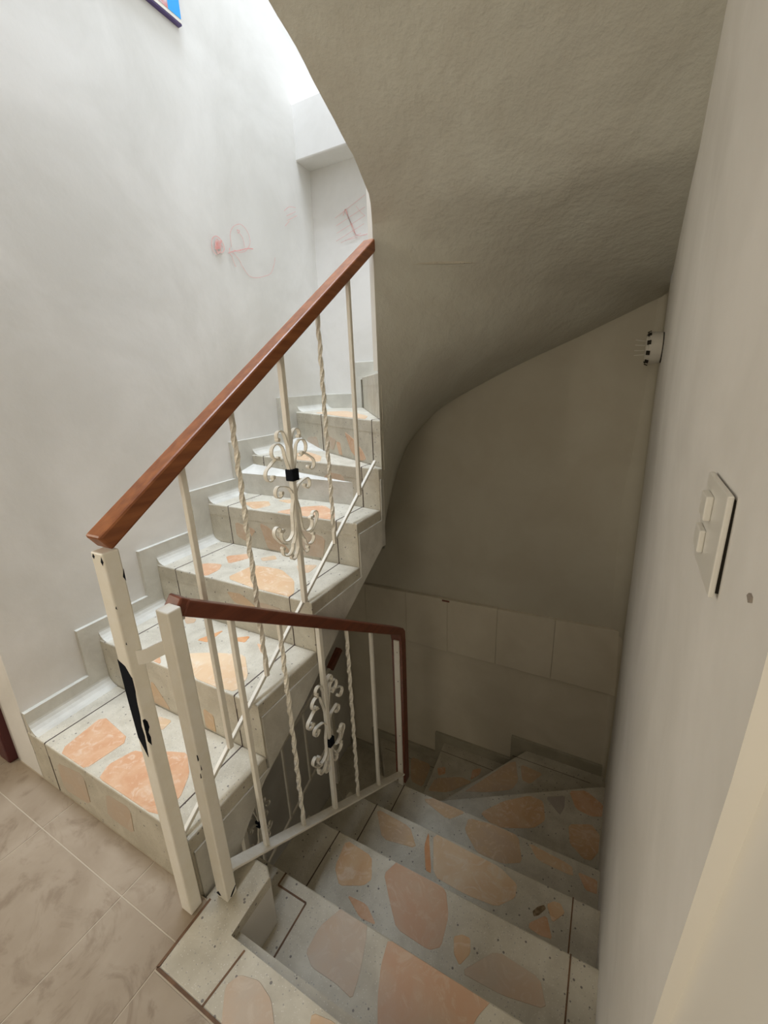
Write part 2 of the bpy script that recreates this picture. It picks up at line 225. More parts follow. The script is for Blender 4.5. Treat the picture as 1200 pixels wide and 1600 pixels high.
def yprism(bm, prof, y0, y1):
    A = [bm.verts.new((x, y0, z)) for x, z in prof]; B = [bm.verts.new((x, y1, z)) for x, z in prof]
    n = len(prof); bm.faces.new(A); bm.faces.new(B[::-1])
    for i in range(n): bm.faces.new((A[i], B[i], B[(i+1) % n], A[(i+1) % n]))
def bevel(bm, w, seg=2, edges=None):
    bmesh.ops.bevel(bm, geom=list(edges if edges is not None else bm.edges), offset=w, segments=seg, affect='EDGES', profile=.5)
def sweep(bm, P, prof, up=None, closed_ends=True):
    """sweep a profile [(a,b)] (a along side, b along up) along a 3D path; up = preferred up vector"""
    P = [Vector(p) for p in P]; rings = []
    for i, p in enumerate(P):
        t = (P[min(i+1, len(P)-1)]-P[max(i-1, 0)]).normalized()
        u = Vector(up) if up is not None else Vector((0, 0, 1))
        s = t.cross(u)
        if s.length < 1e-5: s = Vector((1, 0, 0))
        s.normalize(); n = s.cross(t).normalized()
        rings.append([bm.verts.new(p+s*a+n*b) for a, b in prof])
    k = len(prof)
    for r0, r1 in zip(rings, rings[1:]):
        for i in range(k): bm.faces.new((r0[i], r0[(i+1) % k], r1[(i+1) % k], r1[i]))
    if closed_ends: bm.faces.new(rings[0][::-1]); bm.faces.new(rings[-1])
def smooth_path(P, n=4):
    P = [Vector(p) for p in P]; out = []
    for i in range(len(P)-1):
        p0 = P[max(i-1, 0)]; p1 = P[i]; p2 = P[i+1]; p3 = P[min(i+2, len(P)-1)]
        for k in range(n):
            t = k/n
            out.append(.5*((2*p1)+(-p0+p2)*t+(2*p0-5*p1+4*p2-p3)*t*t+(-p0+3*p1-3*p2+p3)*t**3))
    return out+[P[-1]]
def rect(a, b): return [(-a/2, -b/2), (a/2, -b/2), (a/2, b/2), (-a/2, b/2)]
def ngon(r, n=8): return [(r*math.cos(2*math.pi*i/n), r*math.sin(2*math.pi*i/n)) for i in range(n)]
PIV = (-.80, 1.50); YB = 2.38
def LW(y): return -1.582-.041*y                # left wall
def XW(y, z): return .093+.036*y-.012*z         # right wall
# ---------------- setting: walls ----------------
ZT, ZB = 5.4, -2.8
bm = bmesh.new()
NY = 26; NZ = 60
def grid(bm, f, nu, nv):
    V = [[bm.verts.new(f(i/nu, j/nv)) for j in range(nv+1)] for i in range(nu+1)]
    for i in range(nu):
        for j in range(nv): bm.faces.new((V[i][j], V[i+1][j], V[i+1][j+1], V[i][j+1]))
    return V
def wob(x, y, z, s, a): return a*noise.noise(Vector((x*s, y*s, z*s)))
def fl(u, v):
    y = .43+u*(YB+.02-.43); z = ZB+v*(ZT-ZB); return (LW(y)+wob(0, y, z, 1.6, .006), y, z)
grid(bm, fl, NY, NZ)
bm.verts.ensure_lookup_table()
# outer skin gives the wall its thickness; the near end is the plaster corner beside the maroon door
prism(bm, [(LW(.43)-.02, .436), (LW(YB)-.02, YB), (LW(YB)-.15, YB), (LW(.43)-.15, .436)], ZB, ZT)
wl = part('wall_left', bm, 'wall', kind='structure', smooth=False)
for p in wl.data.polygons[:NY*NZ]: p.use_smooth = True
bm = bmesh.new()
def fb(u, v):
    x = LW(YB)-.03+u*(.27-LW(YB)); z = ZB+v*(ZT-ZB); return (x, YB+wob(x, 3, z, 1.5, .006), z)
grid(bm, fb, 26, 60)
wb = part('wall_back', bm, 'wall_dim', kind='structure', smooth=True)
wb.data.materials.append(M['wall']); wb.data.materials.append(M['wall_beige'])             # shade put into the paint: darker under the soffit, lighter above and below
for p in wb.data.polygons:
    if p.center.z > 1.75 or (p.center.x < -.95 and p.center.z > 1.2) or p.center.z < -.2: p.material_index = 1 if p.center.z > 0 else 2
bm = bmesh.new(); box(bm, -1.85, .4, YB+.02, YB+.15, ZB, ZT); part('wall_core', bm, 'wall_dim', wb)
# right wall: plaster skin with a softly rounded inner corner; it starts just past the doorway beside the camera
def jamb_y(z):
    pts = [(-.3, .44), (.64, .334), (.887, .2965), (.997, .281), (1.10, .272), (2.6, .24)]
    for (a, ya), (b, yb) in zip(pts, pts[1:]):
        if z <= b: return ya+(yb-ya)*max(0, (z-a))/(b-a)
    return pts[-1][1]
def fillet_r(z):
    return .03+.07*math.exp(-((z-.35)/.75)**2)
def fr(u, v):
    z = ZB+v*(ZT-ZB); y0 = jamb_y(z) if z < 2.7 else -.5
    u2 = 1-(1-u)**1.7; y = y0+u2*(YB-y0)
    x = XW(y, z)+wob(1, y, z, 2.0, .004*min(1, y*y))
    r = fillet_r(z)
    d = y-(YB-r)
    if d > 0: x -= r-math.sqrt(max(0, r*r-d*d))
    return (x, y, z)
bm = bmesh.new(); V = grid(bm, fr, 60, 110)
REV = []
for j in range(110):                            # the thin reveal where the plaster ends
    a, b = V[0][j], V[0][j+1]
    if a.co.z < 2.6:
        REV.append((a.co.copy(), b.co.copy()))
wr = part('wall_right', bm, 'wall', kind='structure', smooth=True)
bm = bmesh.new(); K = Vector((.04, 0, 0)); E_ = Vector((-.0004, -.0006, 0))
for a, b in REV: bm.faces.new([bm.verts.new(p) for p in (a+E_, b+E_, b+K+E_, a+K+E_)])
bmesh.ops.remove_doubles(bm, verts=bm.verts, dist=1e-5); part('plaster_reveal', bm, 'white', wr)
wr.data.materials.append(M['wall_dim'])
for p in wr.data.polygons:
    if p.center.y > 2.24 and -.12 < p.center.z < 1.75: p.material_index = 1  # corner shade put into the paint, matching the back wall
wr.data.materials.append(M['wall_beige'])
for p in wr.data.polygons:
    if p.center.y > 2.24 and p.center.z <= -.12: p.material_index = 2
bm = bmesh.new(); prism(bm, [(.30, -3.2), (.45, -3.2), (.45, YB), (.30, YB)], ZB, ZT); part('wall_core', bm, 'wall', wr)
bm = bmesh.new()                                # smooth white lining just beyond the plaster edge, beside the camera
xprism(bm, [(-1.2, 0), (.46, 0), (.46, 2.1), (-1.2, 2.1)], lambda y: .0965+.036*y, lambda y: .152+.036*y)
part('door_2', bm, 'white', kind='structure')
bm = bmesh.new(); xprism(bm, [(-3.2, 0), (-1.2, 0), (-1.2, 2.1), (.26, 2.1), (.26, 2.556), (-3.2, 2.556)], .11, .16); part('wall_right_rear', bm, 'wall', kind='structure')
# small flake on the right wall
bm = bmesh.new(); prism(bm, [(0, 0), (.0035, .001), (.004, .006), (.001, .009), (-.002, .004)], 0, .0015)
bmesh.ops.rotate(bm, verts=bm.verts, cent=(0, 0, 0), matrix=Matrix.Rotation(-math.pi/2, 3, 'Y'))
bmesh.ops.translate(bm, verts=bm.verts, vec=(XW(.32, 1.11)+.0005, .319, 1.108)); part('chip', bm, 'scuff', wr)
# wall facing the landing on the left, with the maroon door
bm = bmesh.new()
prism(bm, [(-1.80, .432), (LW(.43), .432), (LW(.43)-.022, .445), (LW(.43)-.03, .56), (-1.80, .56)], ZB, 2.556); box(bm, -3.3, -2.75, .43, .56, ZB, 2.556); box(bm, -2.75, -1.80, .43, .56, 2.1, 2.556)
part('wall_front', bm, 'wall', kind='structure')
d1 = thing('door_1', '', '', (0, 0, 0)); del d1['label']; del d1['category']; d1['kind'] = 'structure'
bm = bmesh.new(); box(bm, -1.845, -1.775, .405, .50, 0, 2.13); box(bm, -2.78, -2.71, .405, .50, 0, 2.13); box(bm, -2.71, -1.845, .405, .50, 2.06, 2.13); bevel(bm, .006); part('door_frame', bm, 'door_red', d1)
bm = bmesh.new(); box(bm, -2.71, -1.845, .44, .48, 0.0, 2.06); part('door_leaf', bm, 'door_red', d1)
for x0, x1, z0, z1 in ((-2.60, -1.96, .2, .95), (-2.60, -1.96, 1.1, 1.95)):
    bm = bmesh.new(); box(bm, x0, x1, .43, .442, z0, z1); bevel(bm, .004); part('panel', bm, 'door_red', d1)
bm = bmesh.new(); sweep(bm, [(-2.64, .44, 1.0), (-2.64, .39, 1.0), (-2.56, .385, 1.0)], ngon(.009)); part('door_handle', bm, 'metal', d1)
# room behind the camera
bm = bmesh.new(); box(bm, -3.4, -3.25, -3.2, .56, 0, 2.556); part('wall_west', bm, 'wall', kind='structure')
bm = bmesh.new(); box(bm, -3.4, .16, -3.35, -3.2, 0, 2.556); part('wall_rear', bm, 'wall', kind='structure')
bm = bmesh.new(); box(bm, -3.4, .28, -3.3, .40, 2.556, 2.775); box(bm, -3.4, -1.63, .40, .56, 2.556, 2.775); part('ceiling', bm, 'wall', kind='structure')
# unseen closure added so outside light cannot leak into the lower well
bm = bmesh.new(); box(bm, -1.85, .4, .05, .15, ZB, -.2); part('lower_light_block', bm, 'wall_dim', kind='structure')
bm = bmesh.new(); box(bm, -1.85, .4, .05, YB+.1, ZB-.05, ZB+.02); part('floor_lower', bm, 'tile', kind='structure')
# ---------------- floor ----------------
bm = bmesh.new(); box(bm, -3.3, -.787, -3.2, .432, -.2, -.0012); box(bm, -.787, .30, -3.2, .283, -.2, -.0012)
box(bm, -.787, .20, .283, .385, -.2, -.02); box(bm, -3.3, .3, .385, .43, -.2, -.1)
fl_ = part('floor', bm, 'tile_grout', kind='structure')
xs = [-.787, -1.0]+[-1.0-.4*k for k in range(1, 6)]+[-3.25]
ys = [.43, .336]+[.336-.4*k for k in range(1, 9)]+[-3.19]
g = .0014
def tile(x0, x1, y0, y1):
    bm = bmesh.new(); _, B, f = box(bm, x0+g, x1-g, y0+g, y1-g, -.02, 0.0)
    bevel(bm, .0006, 1, f.edges); part('tile', bm, 'tile', fl_)
for i in range(len(xs)-1):
    for j in range(len(ys)-1):
        if i == 0 and j == 0: tile(xs[i+1], xs[i], ys[j+1], ys[j]-.0); continue
        tile(xs[i+1], xs[i], ys[j+1], ys[j])
xr = [-.787, -.6, -.2, .125]; yr = [.281, -.064]+[-.064-.4*k for k in range(1, 8)]+[-3.19]
for i in range(3):
    for j in range(len(yr)-1): tile(xr[i], xr[i+1], yr[j+1], yr[j])
# ---------------- steps ----------------
PIECES_AT = {}
for s_, f_, c_, P_ in PIECES: PIECES_AT.setdefault(s_, []).append((f_, c_, P_))
def strip(path, w_, parent, m='groove'):
    """thin divider inlaid on the surface: path of (point, normal)"""
    bm = bmesh.new()
    for (a, n), (b, _) in zip(path, path[1:]):
        a, b, n = Vector(a), Vector(b), Vector(n); t = (b-a).normalized(); s = t.cross(n).normalized()*w_/2; h = n*.0009
        vs = [bm.verts.new(p) for p in (a-s-n*.002, b-s-n*.002, b+s-n*.002, a+s-n*.002, a-s+h, b-s+h, b+s+h, a+s+h)]
        for q in ((0, 1, 2, 3), (4, 7, 6, 5), (0, 4, 5, 1), (1, 5, 6, 2), (2, 6, 7, 3), (3, 7, 4, 0)): bm.faces.new([vs[k] for k in q])
    return part('divider_strip', bm, m, parent)
def step(root, key, z, zlow, plan, nose, strips_x=(), slab=.05):
    """one step = terrazzo tread slab + riser slab; marble pieces and divider strips are its sub-parts"""
    bm = bmesh.new()
    cx = sum(p[0] for p in plan)/len(plan); cy = sum(p[1] for p in plan)/len(plan)
    A, B, f = prism(bm, plan, z-slab, z); bevel(bm, .005, 2, f.edges)
    nz_ = None
    if nose:
        (x1, y1), (x2, y2) = nose; d = Vector((x2-x1, y2-y1)).normalized(); n = Vector((d.y, -d.x))
        if n.dot(Vector((cx-x1, cy-y1))) > 0: n = -n          # outward
        if key[0] == 'D': pass
        nz_ = n
        a = Vector((x1, y1))-n*.001; b = Vector((x2, y2))-n*.001
        c = b-n*.03; e = a-n*(.03 if key[0] == 'D' or key in ('T1', 'T2', 'T3', 'T4', 'T5', 'T11', 'T12', 'T13', 'T14') else .002)
        if key[0] == 'T': prism(bm, [a, b, c, e], zlow-.01, z-slab+.002)
        else: prism(bm, [a, b, c, e], z-.20, z-slab+.002)      # riser hanging below the nosing
    st = part('step', bm, 'terrazzo', root)
    for f_, c_, P in PIECES_AT.get(key, []):
        bm = bmesh.new()
        if f_ == 't':
            _, _, ff = prism(bm, P, z-.003, z+(.0012 if c_ != 'knot' else .0018)); bevel(bm, .0008, 1, ff.edges)
        else:
            (x1, y1), (x2, y2) = nose; u = Vector((x2-x1, y2-y1)).normalized(); n = nz_
            A = []; Bv = []
            for s_, zz in P:
                q = Vector((x1, y1))+u*s_
                A.append(bm.verts.new((q.x-n.x*.003, q.y-n.y*.003, zz))); Bv.append(bm.verts.new((q.x+n.x*.0004, q.y+n.y*.0004, zz)))
            bm.faces.new(A[::-1]); bm.faces.new(Bv)
            for i in range(len(A)): bm.faces.new((A[i], A[(i+1) % len(A)], Bv[(i+1) % len(A)], Bv[i]))
        part('marble_piece' if c_ != 'knot' else 'stain', bm, c_, st)
    return st
TZ = [.195, .382, .568, .748, .922, 1.11, 1.295, 1.48, 1.665, 1.85, 2.035, 2.22, 2.405, 2.59]
up = thing('staircase', 'terrazzo staircase with orange marble pieces rising from the landing and curving overhead', 'staircase', (-1.2, .43, 0))
L_ = -.812
T = [('T1', [(L_, .43), (L_, .70), (LW(.7), .70), (LW(.43), .43)], ((L_, .43), (LW(.43), .43))),
 ('T2', [(L_, .70), (L_, .98), (LW(.98), .98), (LW(.7), .70)], ((L_, .70), (LW(.7), .70))),
 ('T3', [(L_, .98), (L_, 1.287), (LW(1.287), 1.287), (LW(.98), .98)], ((L_, .98), (LW(.98), .98))),
 ('T4', [(L_, 1.287), (L_, 1.475), (LW(1.615), 1.615), (LW(1.287), 1.287)], ((L_, 1.287), (LW(1.287), 1.287))),
 ('T5', [(L_, 1.475), (-.806, 1.50), (LW(2.03), 2.03), (LW(1.615), 1.615)], ((L_, 1.475), (LW(1.615), 1.615))),
 ('T6', [PIV, (-1.40, YB), (LW(YB), YB), (LW(2.03), 2.03)], (PIV, (LW(2.03), 2.03))),
 ('T7', [PIV, (-.845, YB), (-1.40, YB)], (PIV, (-1.40, YB))),
 ('T8', [PIV, (-.262, YB), (-.845, YB)], (PIV, (-.845, YB))),
 ('T9', [PIV, (.14, 2.115), (.14, YB), (-.262, YB)], (PIV, (-.262, YB))),
 ('T10', [PIV, (.12, 1.505), (.14, 2.115)], (PIV, (.14, 2.115))),
 ('T11', [(-.745, 1.225), (.11, 1.225), (.12, 1.505), (-.77, 1.505)], ((-.77, 1.505), (.12, 1.505))),
 ('T12', [(-.745, .943), (.10, .943), (.11, 1.225), (-.745, 1.225)], ((-.745, 1.225), (.11, 1.225))),
 ('T13', [(-.745, .655), (.09, .655), (.10, .943), (-.745, .943)], ((-.745, .943), (.10, .943))),
 ('T14', [(-.745, .40), (.08, .40), (.09, .655), (-.745, .655)], ((-.745, .655), (.09, .655)))]
XG, XL = -.906, -1.492
UP = (0, 0, 1)
rear = {'T1': .70, 'T2': .98, 'T3': 1.287, 'T4': 1.49}
for i, (k, plan, nose) in enumerate(T):
    z = TZ[i]; zl = TZ[i-1] if i else 0
    st = step(up, k, z, zl, plan, nose, slab=.05 if i < 8 else .018 if i < 10 else .06)
    if i < 4:
        y0 = nose[0][1]
        for xg in (XG, XL):
            yr_ = rear[k] if not (k == 'T4' and xg == XL) else 1.585
            strip([((xg, yr_, z), UP), ((xg, y0+.001, z), UP)], .004, st, 'groove_dark')
            if i > 0 or xg == XL: strip([((xg, y0+.0005, z), (0, -1, 0)), ((xg, y0+.0005, zl), (0, -1, 0))], .003, st, 'groove_dark')
    if k in ('T5', 'T6'):
        (x1, y1), (x2, y2) = nose; d = Vector((x2-x1, y2-y1)).normalized(); n = Vector((-d.y, d.x))
        if n.y > 0: n = -n
        for s_ in ((.09, .74) if k == 'T5' else (.085, .62)):
            q = Vector((x1, y1))+d*s_+n*.0005
            strip([((q.x, q.y, z), (n.x, n.y, 0)), ((q.x, q.y, zl), (n.x, n.y, 0))], .003, st, 'groove_dark')
            e = q+Vector((.0, .16)) if k == 'T5' and s_ < .2 else q+Vector((.01, .05))
            strip([((q.x, q.y, z), UP), ((e.x, e.y, z), UP)], .003, st, 'groove_dark')
# solid body of the first flight (its open side is the rough plaster string)
bm = bmesh.new()
prof = [(.436, 0.0)]
ny = [.436, .706, .986, 1.293, 1.481]
for i in range(4): prof += [(ny[i], TZ[i]-.045), (ny[i+1], TZ[i]-.045)]
prof += [(1.481, .59), (1.456, .577), (1.14, .402), (.90, .250), (.68, .128), (.553, .0), (.47, -.10), (.436, -.10)]
# clean duplicates
pp = []
for p in prof:
    if not pp or (Vector(p)-Vector(pp[-1])).length > 1e-4: pp.append(p)
xprism(bm, pp, -.8125+.006, lambda y: LW(y)+.0)
bm.normal_update(); bmesh.ops.triangulate(bm, faces=[f for f in bm.faces if len(f.verts) > 4])
prism(bm, [(-.8065, 1.479), (-.8065, 1.502), (LW(2.02)+.002, 2.02), (LW(1.63)+.002, 1.635)], .585, TZ[4]-.045)
part('string', bm, 'plaster', up, label='rough plastered side of the lower flight')
# soffit: flat underside of the returning flight, then a fan around the inner corner that drops down the back wall
core = [(1.78, (XW(1.49, 1.78), 1.49, 1.78)), (1.72, (XW(1.9, 1.69), 1.9, 1.68)), (1.64, (XW(2.2, 1.62), 2.2, 1.605)), (1.56, (.160, YB, 1.575)), (1.47, (-.02, YB, 1.50)),
        (1.38, (-.19, YB, 1.427)), (1.27, (-.487, YB, 1.304)), (1.12, (-.837, YB, 1.13)), (1.0, (-.998, YB, 1.0)), (.90, (-1.106, YB, .864)), (.80, (-1.178, YB, .697)), (.68, (-1.257, YB, .432)), (.575, (-1.32, YB, .15))]
def cpath(vals, n):
    P = smooth_path([Vector(v) for v in vals], n); return P
CP = cpath([(c, 0, 0) for c, _ in core], 5); WP = cpath([w_ for _, w_ in core], 5)
bm = bmesh.new()
NR = 18
rows = []
for (c, w_) in zip(CP, WP):
    row = []
    a = Vector((-.803, 1.487, c.x))
    for j in range(NR+1):
        t = j/NR; p = a.lerp(w_, t)
        if 0 < j < NR: p.z += wob(p.x, p.y, p.z, 6, .009)+wob(p.x, p.y, p.z, 20, .004)
        row.append(bm.verts.new(p))
    rows.append(row)
for r0, r1 in zip(rows, rows[1:]):
    for j in range(NR): bm.faces.new((r0[j], r0[j+1], r1[j+1], r1[j]))
ns = 44; prev = rows[0]
def inner_x(y):
    K = [(.3, -.80), (.9, -.795), (1.0, -.790), (1.1, -.778), (1.2, -.766), (1.3, -.757), (1.40, -.764), (1.45, -.782), (1.487, -.803)]
    for (a, xa), (b, xb2) in zip(K, K[1:]):
        if y <= b: return xa+(xb2-xa)*max(0, y-a)/(b-a)
    return -.803
for i in range(1, ns+1):
    y = 1.487-(1.487-.305)*i/ns; z = 1.78+(1.487-y)*.647; row = []
    for j in range(NR+1):
        t = j/NR; x = inner_x(y)+(XW(y, z)+.004-inner_x(y))*t
        dz = wob(x, y, z, 6, .009)+wob(x, y, z, 20, .004); ex = wob(0, y, z, 9, .006) if j == 0 else 0
        row.append(bm.verts.new((x+ex, y, z+dz*(0 if j == NR else 1))))
    for j in range(NR): bm.faces.new((prev[j], prev[j+1], row[j+1], row[j]))
    e0, e1 = prev[0].co, row[0].co; H = Vector((.012, 0, .07))
    bm.faces.new([bm.verts.new(q) for q in (e0, e1, e1+H, e0+H)])   # side of the slab above its rough lower edge
    prev = row
so = part('soffit', bm, 'stucco', up, smooth=True, label='rough curved underside of the flight overhead')
# solid body of the returning flight above the soffit
bm = bmesh.new()
prof = [(1.46, 1.835), (.305, 2.585), (.305, 2.76), (.40, 2.76), (.40, 2.55), (.655, 2.55), (.655, 2.37), (.943, 2.37), (.943, 2.18), (1.225, 2.18), (1.225, 1.99), (1.48, 1.99)]
xprism(bm, prof, -.742, .06); bm.normal_update(); bmesh.ops.triangulate(bm, faces=[f for f in bm.faces if len(f.verts) > 4])
part('string', bm, 'plaster', up)
bm = bmesh.new(); prism(bm, [(-.845, 1.53), (-.80, 1.502), (-.80, 1.60), (-.838, 1.60)], 1.30, 2.2)
part('core_post', bm, 'white', up)
bm = bmesh.new()   # underside filling behind the fan, over the lower winders
prism(bm, [(-.81, 1.50), (-1.33, YB), (LW(YB)+.002, YB), (LW(1.5)+.002, 1.5)], [.60, .12, .12, .60], [.85, 1.05, 1.05, .85])
part('underside', bm, 'plaster', up)
# ---------------- skirting of the upper stairs ----------------
sk_steps = [(.432, .27), (.636, .455), (.915, .65), (1.198, .826), (1.477, 1.005), (1.87, 1.197), (YB, 1.197)]
zt = TZ
bl = thing('baseboard_left', '', '', (0, 0, 0)); del bl['label']; del bl['category']; bl['kind'] = 'structure'
edges_y = [.4302, .70, .98, 1.287, 1.615, 2.03, YB]
for i in range(6):
    y0, y1 = sk_steps[i][0], sk_steps[i+1][0]; top = sk_steps[i][1]
    bot0 = TZ[i]-.03
    for a_, b_, zb in ((y0, min(y1, YB), None),):
        prof = [(y0, 0.02 if i == 0 else TZ[i-1]-.0), (edges_y[i], 0.02 if i == 0 else TZ[i-1]), (edges_y[i], TZ[i]-.0), (y1, TZ[i]-.0), (y1, top), (y0, top)]
        if i == 0: prof = [(y0, TZ[0]-.06), (y1, TZ[0]-.06), (y1, top), (y0, top)]
        prof2 = []
        for p in prof:
            if not prof2 or (Vector(p)-Vector(prof2[-1])).length > 1e-4: prof2.append(p)
        bm = bmesh.new(); xprism(bm, prof2, lambda y: LW(y)-.01, lambda y: LW(y)+.017)
        bm.normal_update(); bmesh.ops.triangulate(bm, faces=[f for f in bm.faces if len(f.verts) > 4])
        part('skirting_board', bm, 'skirt', bl)
    # coved foot of the skirting
    bm = bmesh.new(); ya = edges_y[i]+.003; yb_ = edges_y[i+1]; z = TZ[i]
    for q0, q1 in ((ya, yb_),):
        n = 5; prev = None
        for yy in (q0, q1):
            row = [bm.verts.new((LW(yy)+.016+.045*(1-math.sin(a)), yy, z+.04*(1-math.cos(a)))) for a in [math.pi/2*k/n for k in range(n+1)]]
            row.append(bm.verts.new((LW(yy)-.005, yy, z-.01))) 
            if prev:
                for k in range(len(row)): bm.faces.new((prev[k], row[k], row[(k+1) % len(row)], prev[(k+1) % len(row)]))
                bm.faces.new(row)
            else: bm.faces.new(row[::-1])
            prev = row
    part('cove', bm, 'skirt', bl)
bb = thing('baseboard_back', '', '', (0, 0, 0)); del bb['label']; del bb['category']; bb['kind'] = 'structure'
def bskirt(x0, x1, z0, z1, m='skirt'):
    bm = bmesh.new(); _, _, f = box(bm, x0, x1, YB-.018, YB+.006, z0, z1); bevel(bm, .004, 2, f.edges); part('skirting_board', bm, m, bb)
bskirt(LW(YB)+.004, -1.44, 1.11, 1.20); bskirt(-1.44, -1.40, 1.11, 1.385); bskirt(-1.40, -.90, 1.28, 1.385); bskirt(-.90, -.32, 1.47, 1.57)
XR = .172
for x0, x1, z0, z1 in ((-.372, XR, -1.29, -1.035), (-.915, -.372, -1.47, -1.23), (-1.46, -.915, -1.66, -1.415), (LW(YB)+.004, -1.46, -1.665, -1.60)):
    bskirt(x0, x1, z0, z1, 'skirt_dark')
# ---------------- crayon marks, scuffs ----------------
def doodle(lines, m, axis, wd, parent, name='crayon_line'):
    for ln in lines:
        P = []
        for a, z in ln:
            P.append((LW(a)+.0075, a, z) if axis == 'L' else (a, YB-.0075, z))
        P = smooth_path(P, 3) if len(P) > 2 else [Vector(p) for p in P]
        bm = bmesh.new(); n = Vector((1, 0, 0)) if axis == 'L' else Vector((0, -1, 0))
        sweep(bm, P, rect(wd, .0006), up=n); part(name, bm, m, parent)
SL = [[(1.563, 1.83), (1.542, 1.841), (1.539, 1.871), (1.553, 1.896), (1.578, 1.906), (1.604, 1.893), (1.613, 1.866), (1.595, 1.846), (1.567, 1.846), (1.562, 1.87), (1.576, 1.896), (1.586, 1.876), (1.586, 1.851), (1.569, 1.837), (1.57, 1.866), (1.584, 1.888), (1.604, 1.867)], [(1.661, 1.884), (1.662, 1.933), (1.682, 1.967), (1.717, 1.989), (1.749, 1.996), (1.783, 1.976), (1.795, 1.939), (1.776, 1.907), (1.744, 1.883), (1.71, 1.873), (1.674, 1.874)], [(1.635, 1.854), (1.679, 1.871), (1.723, 1.885), (1.769, 1.902), (1.81, 1.909)], [(1.648, 1.877), (1.643, 1.854), (1.658, 1.844)], [(1.635, 1.852), (1.651, 1.86), (1.673, 1.869)], [(1.713, 1.968), (1.717, 1.953), (1.728, 1.966), (1.715, 1.966)], [(1.726, 1.955), (1.744, 1.94), (1.75, 1.904)], [(1.662, 1.864), (1.699, 1.842), (1.72, 1.813), (1.758, 1.782), (1.804, 1.781), (1.866, 1.798), (1.926, 1.823), (1.959, 1.867), (1.976, 1.908)], [(1.654, 1.846), (1.669, 1.809), (1.675, 1.807)], [(2.094, 2.153), (2.141, 2.185), (2.2, 2.198)], [(2.112, 2.135), (2.196, 2.178)], [(2.115, 2.114), (2.208, 2.163)], [(2.089, 2.081), (2.129, 2.114)]]
SB = [[(-1.52, 2.169), (-1.319, 2.242)], [(-1.517, 2.129), (-1.322, 2.186)], [(-1.515, 2.092), (-1.324, 2.145)], [(-1.524, 2.053), (-1.332, 2.108)], [(-1.492, 2.04), (-1.355, 2.065)], [(-1.452, 2.2), (-1.424, 2.14), (-1.387, 2.062), (-1.314, 2.054)], [(-1.465, 2.171), (-1.447, 2.199), (-1.429, 2.149), (-1.405, 2.105), (-1.392, 2.067)], [(-1.378, 2.201), (-1.349, 2.165), (-1.324, 2.145)], [(-1.463, 2.047), (-1.377, 2.049)]]
for i, ln in enumerate(SL): doodle([ln], 'crayon_strong' if i in (2, 3, 5) else 'crayon', 'L', .0035 if i in (0, 2) else .0022, wl)
bm = bmesh.new()   # filled-in blob of the left scribble
for k in range(9):
    a = .2*k; sweep(bm, [(LW(1.57)+.0078, 1.555+.004*k, 1.85+.001*k), (LW(1.57)+.0078, 1.565+.0045*k, 1.885+.0015*k)], rect(.0025, .0006), up=(1, 0, 0))
part('crayon_blob', bm, 'crayon_strong', wl)
for i, ln in enumerate(SB): doodle([ln], 'crayon', 'B', .0035 if i in (5, 6) else .0018, wb)
doodle([[(-.55, -.29), (-.50, -.335)], [(-.45, -.27), (-.43, -.275)]], 'scuff', 'B', .004, wb, 'scuff')
# ---------------- beam on the upper back wall, panel band on the lower back wall ----------------
bm = bmesh.new(); box(bm, LW(2.25)-.01, .3, 2.25, YB+.01, 2.43, 2.69); bevel(bm, .008); part('trim_1', bm, 'wall', kind='structure')
tb = thing('trim_2', '', '', (0, 0, 0)); del tb['label']; del tb['category']; tb['kind'] = 'structure'
bxs = [LW(YB)+.002, -1.45, -1.125, -.825, -.50, -.165, XR+.01]
def zt_(x): return -.09-.03*(XR-x)/1.3
for a, b in zip(bxs, bxs[1:]):
    bm = bmesh.new(); yprism(bm, [(a+.0004, -.50), (b-.0004, -.505), (b-.0004, zt_(b)), (a+.0004, zt_(a))], YB-.026, YB+.004); bevel(bm, .003, 2); part('wall_panel', bm, 'wall_beige', tb)
bm = bmesh.new(); box(bm, -.86, -.81, YB-.029, YB-.025, -.128, -.117); part('red_mark', bm, 'redmark', tb)
# ---------------- descending staircase ----------------
dn = thing('staircase', 'dim terrazzo staircase with peach marble pieces descending and turning left', 'staircase', (-.3, .40, 0))
def xr_(y, z): return XW(y, z)+.006
XLE = -.90
dy = [.40, .655, .943, 1.225, 1.505]
DZ = lambda i: -.185*i
def xs_(p, z): return p
s0 = step(dn, 'D0', 0.0, -.2, [(-.783, .288), (xr_(.285, 0), .288), (xr_(.40, 0), .40), (-.683, .40), (-.683, .545), (-.708, .562), (-.80, .562), (-.80, .432), (-.783, .432)], ((-.683, .40), (.108, .40)), slab=.035)
strip([((-.785, .436, 0), UP), ((-.785, .286, 0), UP)], .006, s0)
strip([((-.785, .286, 0), UP), ((.1, .286, 0), UP)], .006, s0)
strip([((-.640, .289, 0), UP), ((-.628, .399, 0), UP)], .0045, s0)
bm = bmesh.new(); prism(bm, [(-.684, .402), (-.684, .545), (-.709, .563), (-.80, .563), (-.80, .402)], -.20, -.03); part('curb', bm, 'wall', dn, label='plastered curb block under the railing foot')
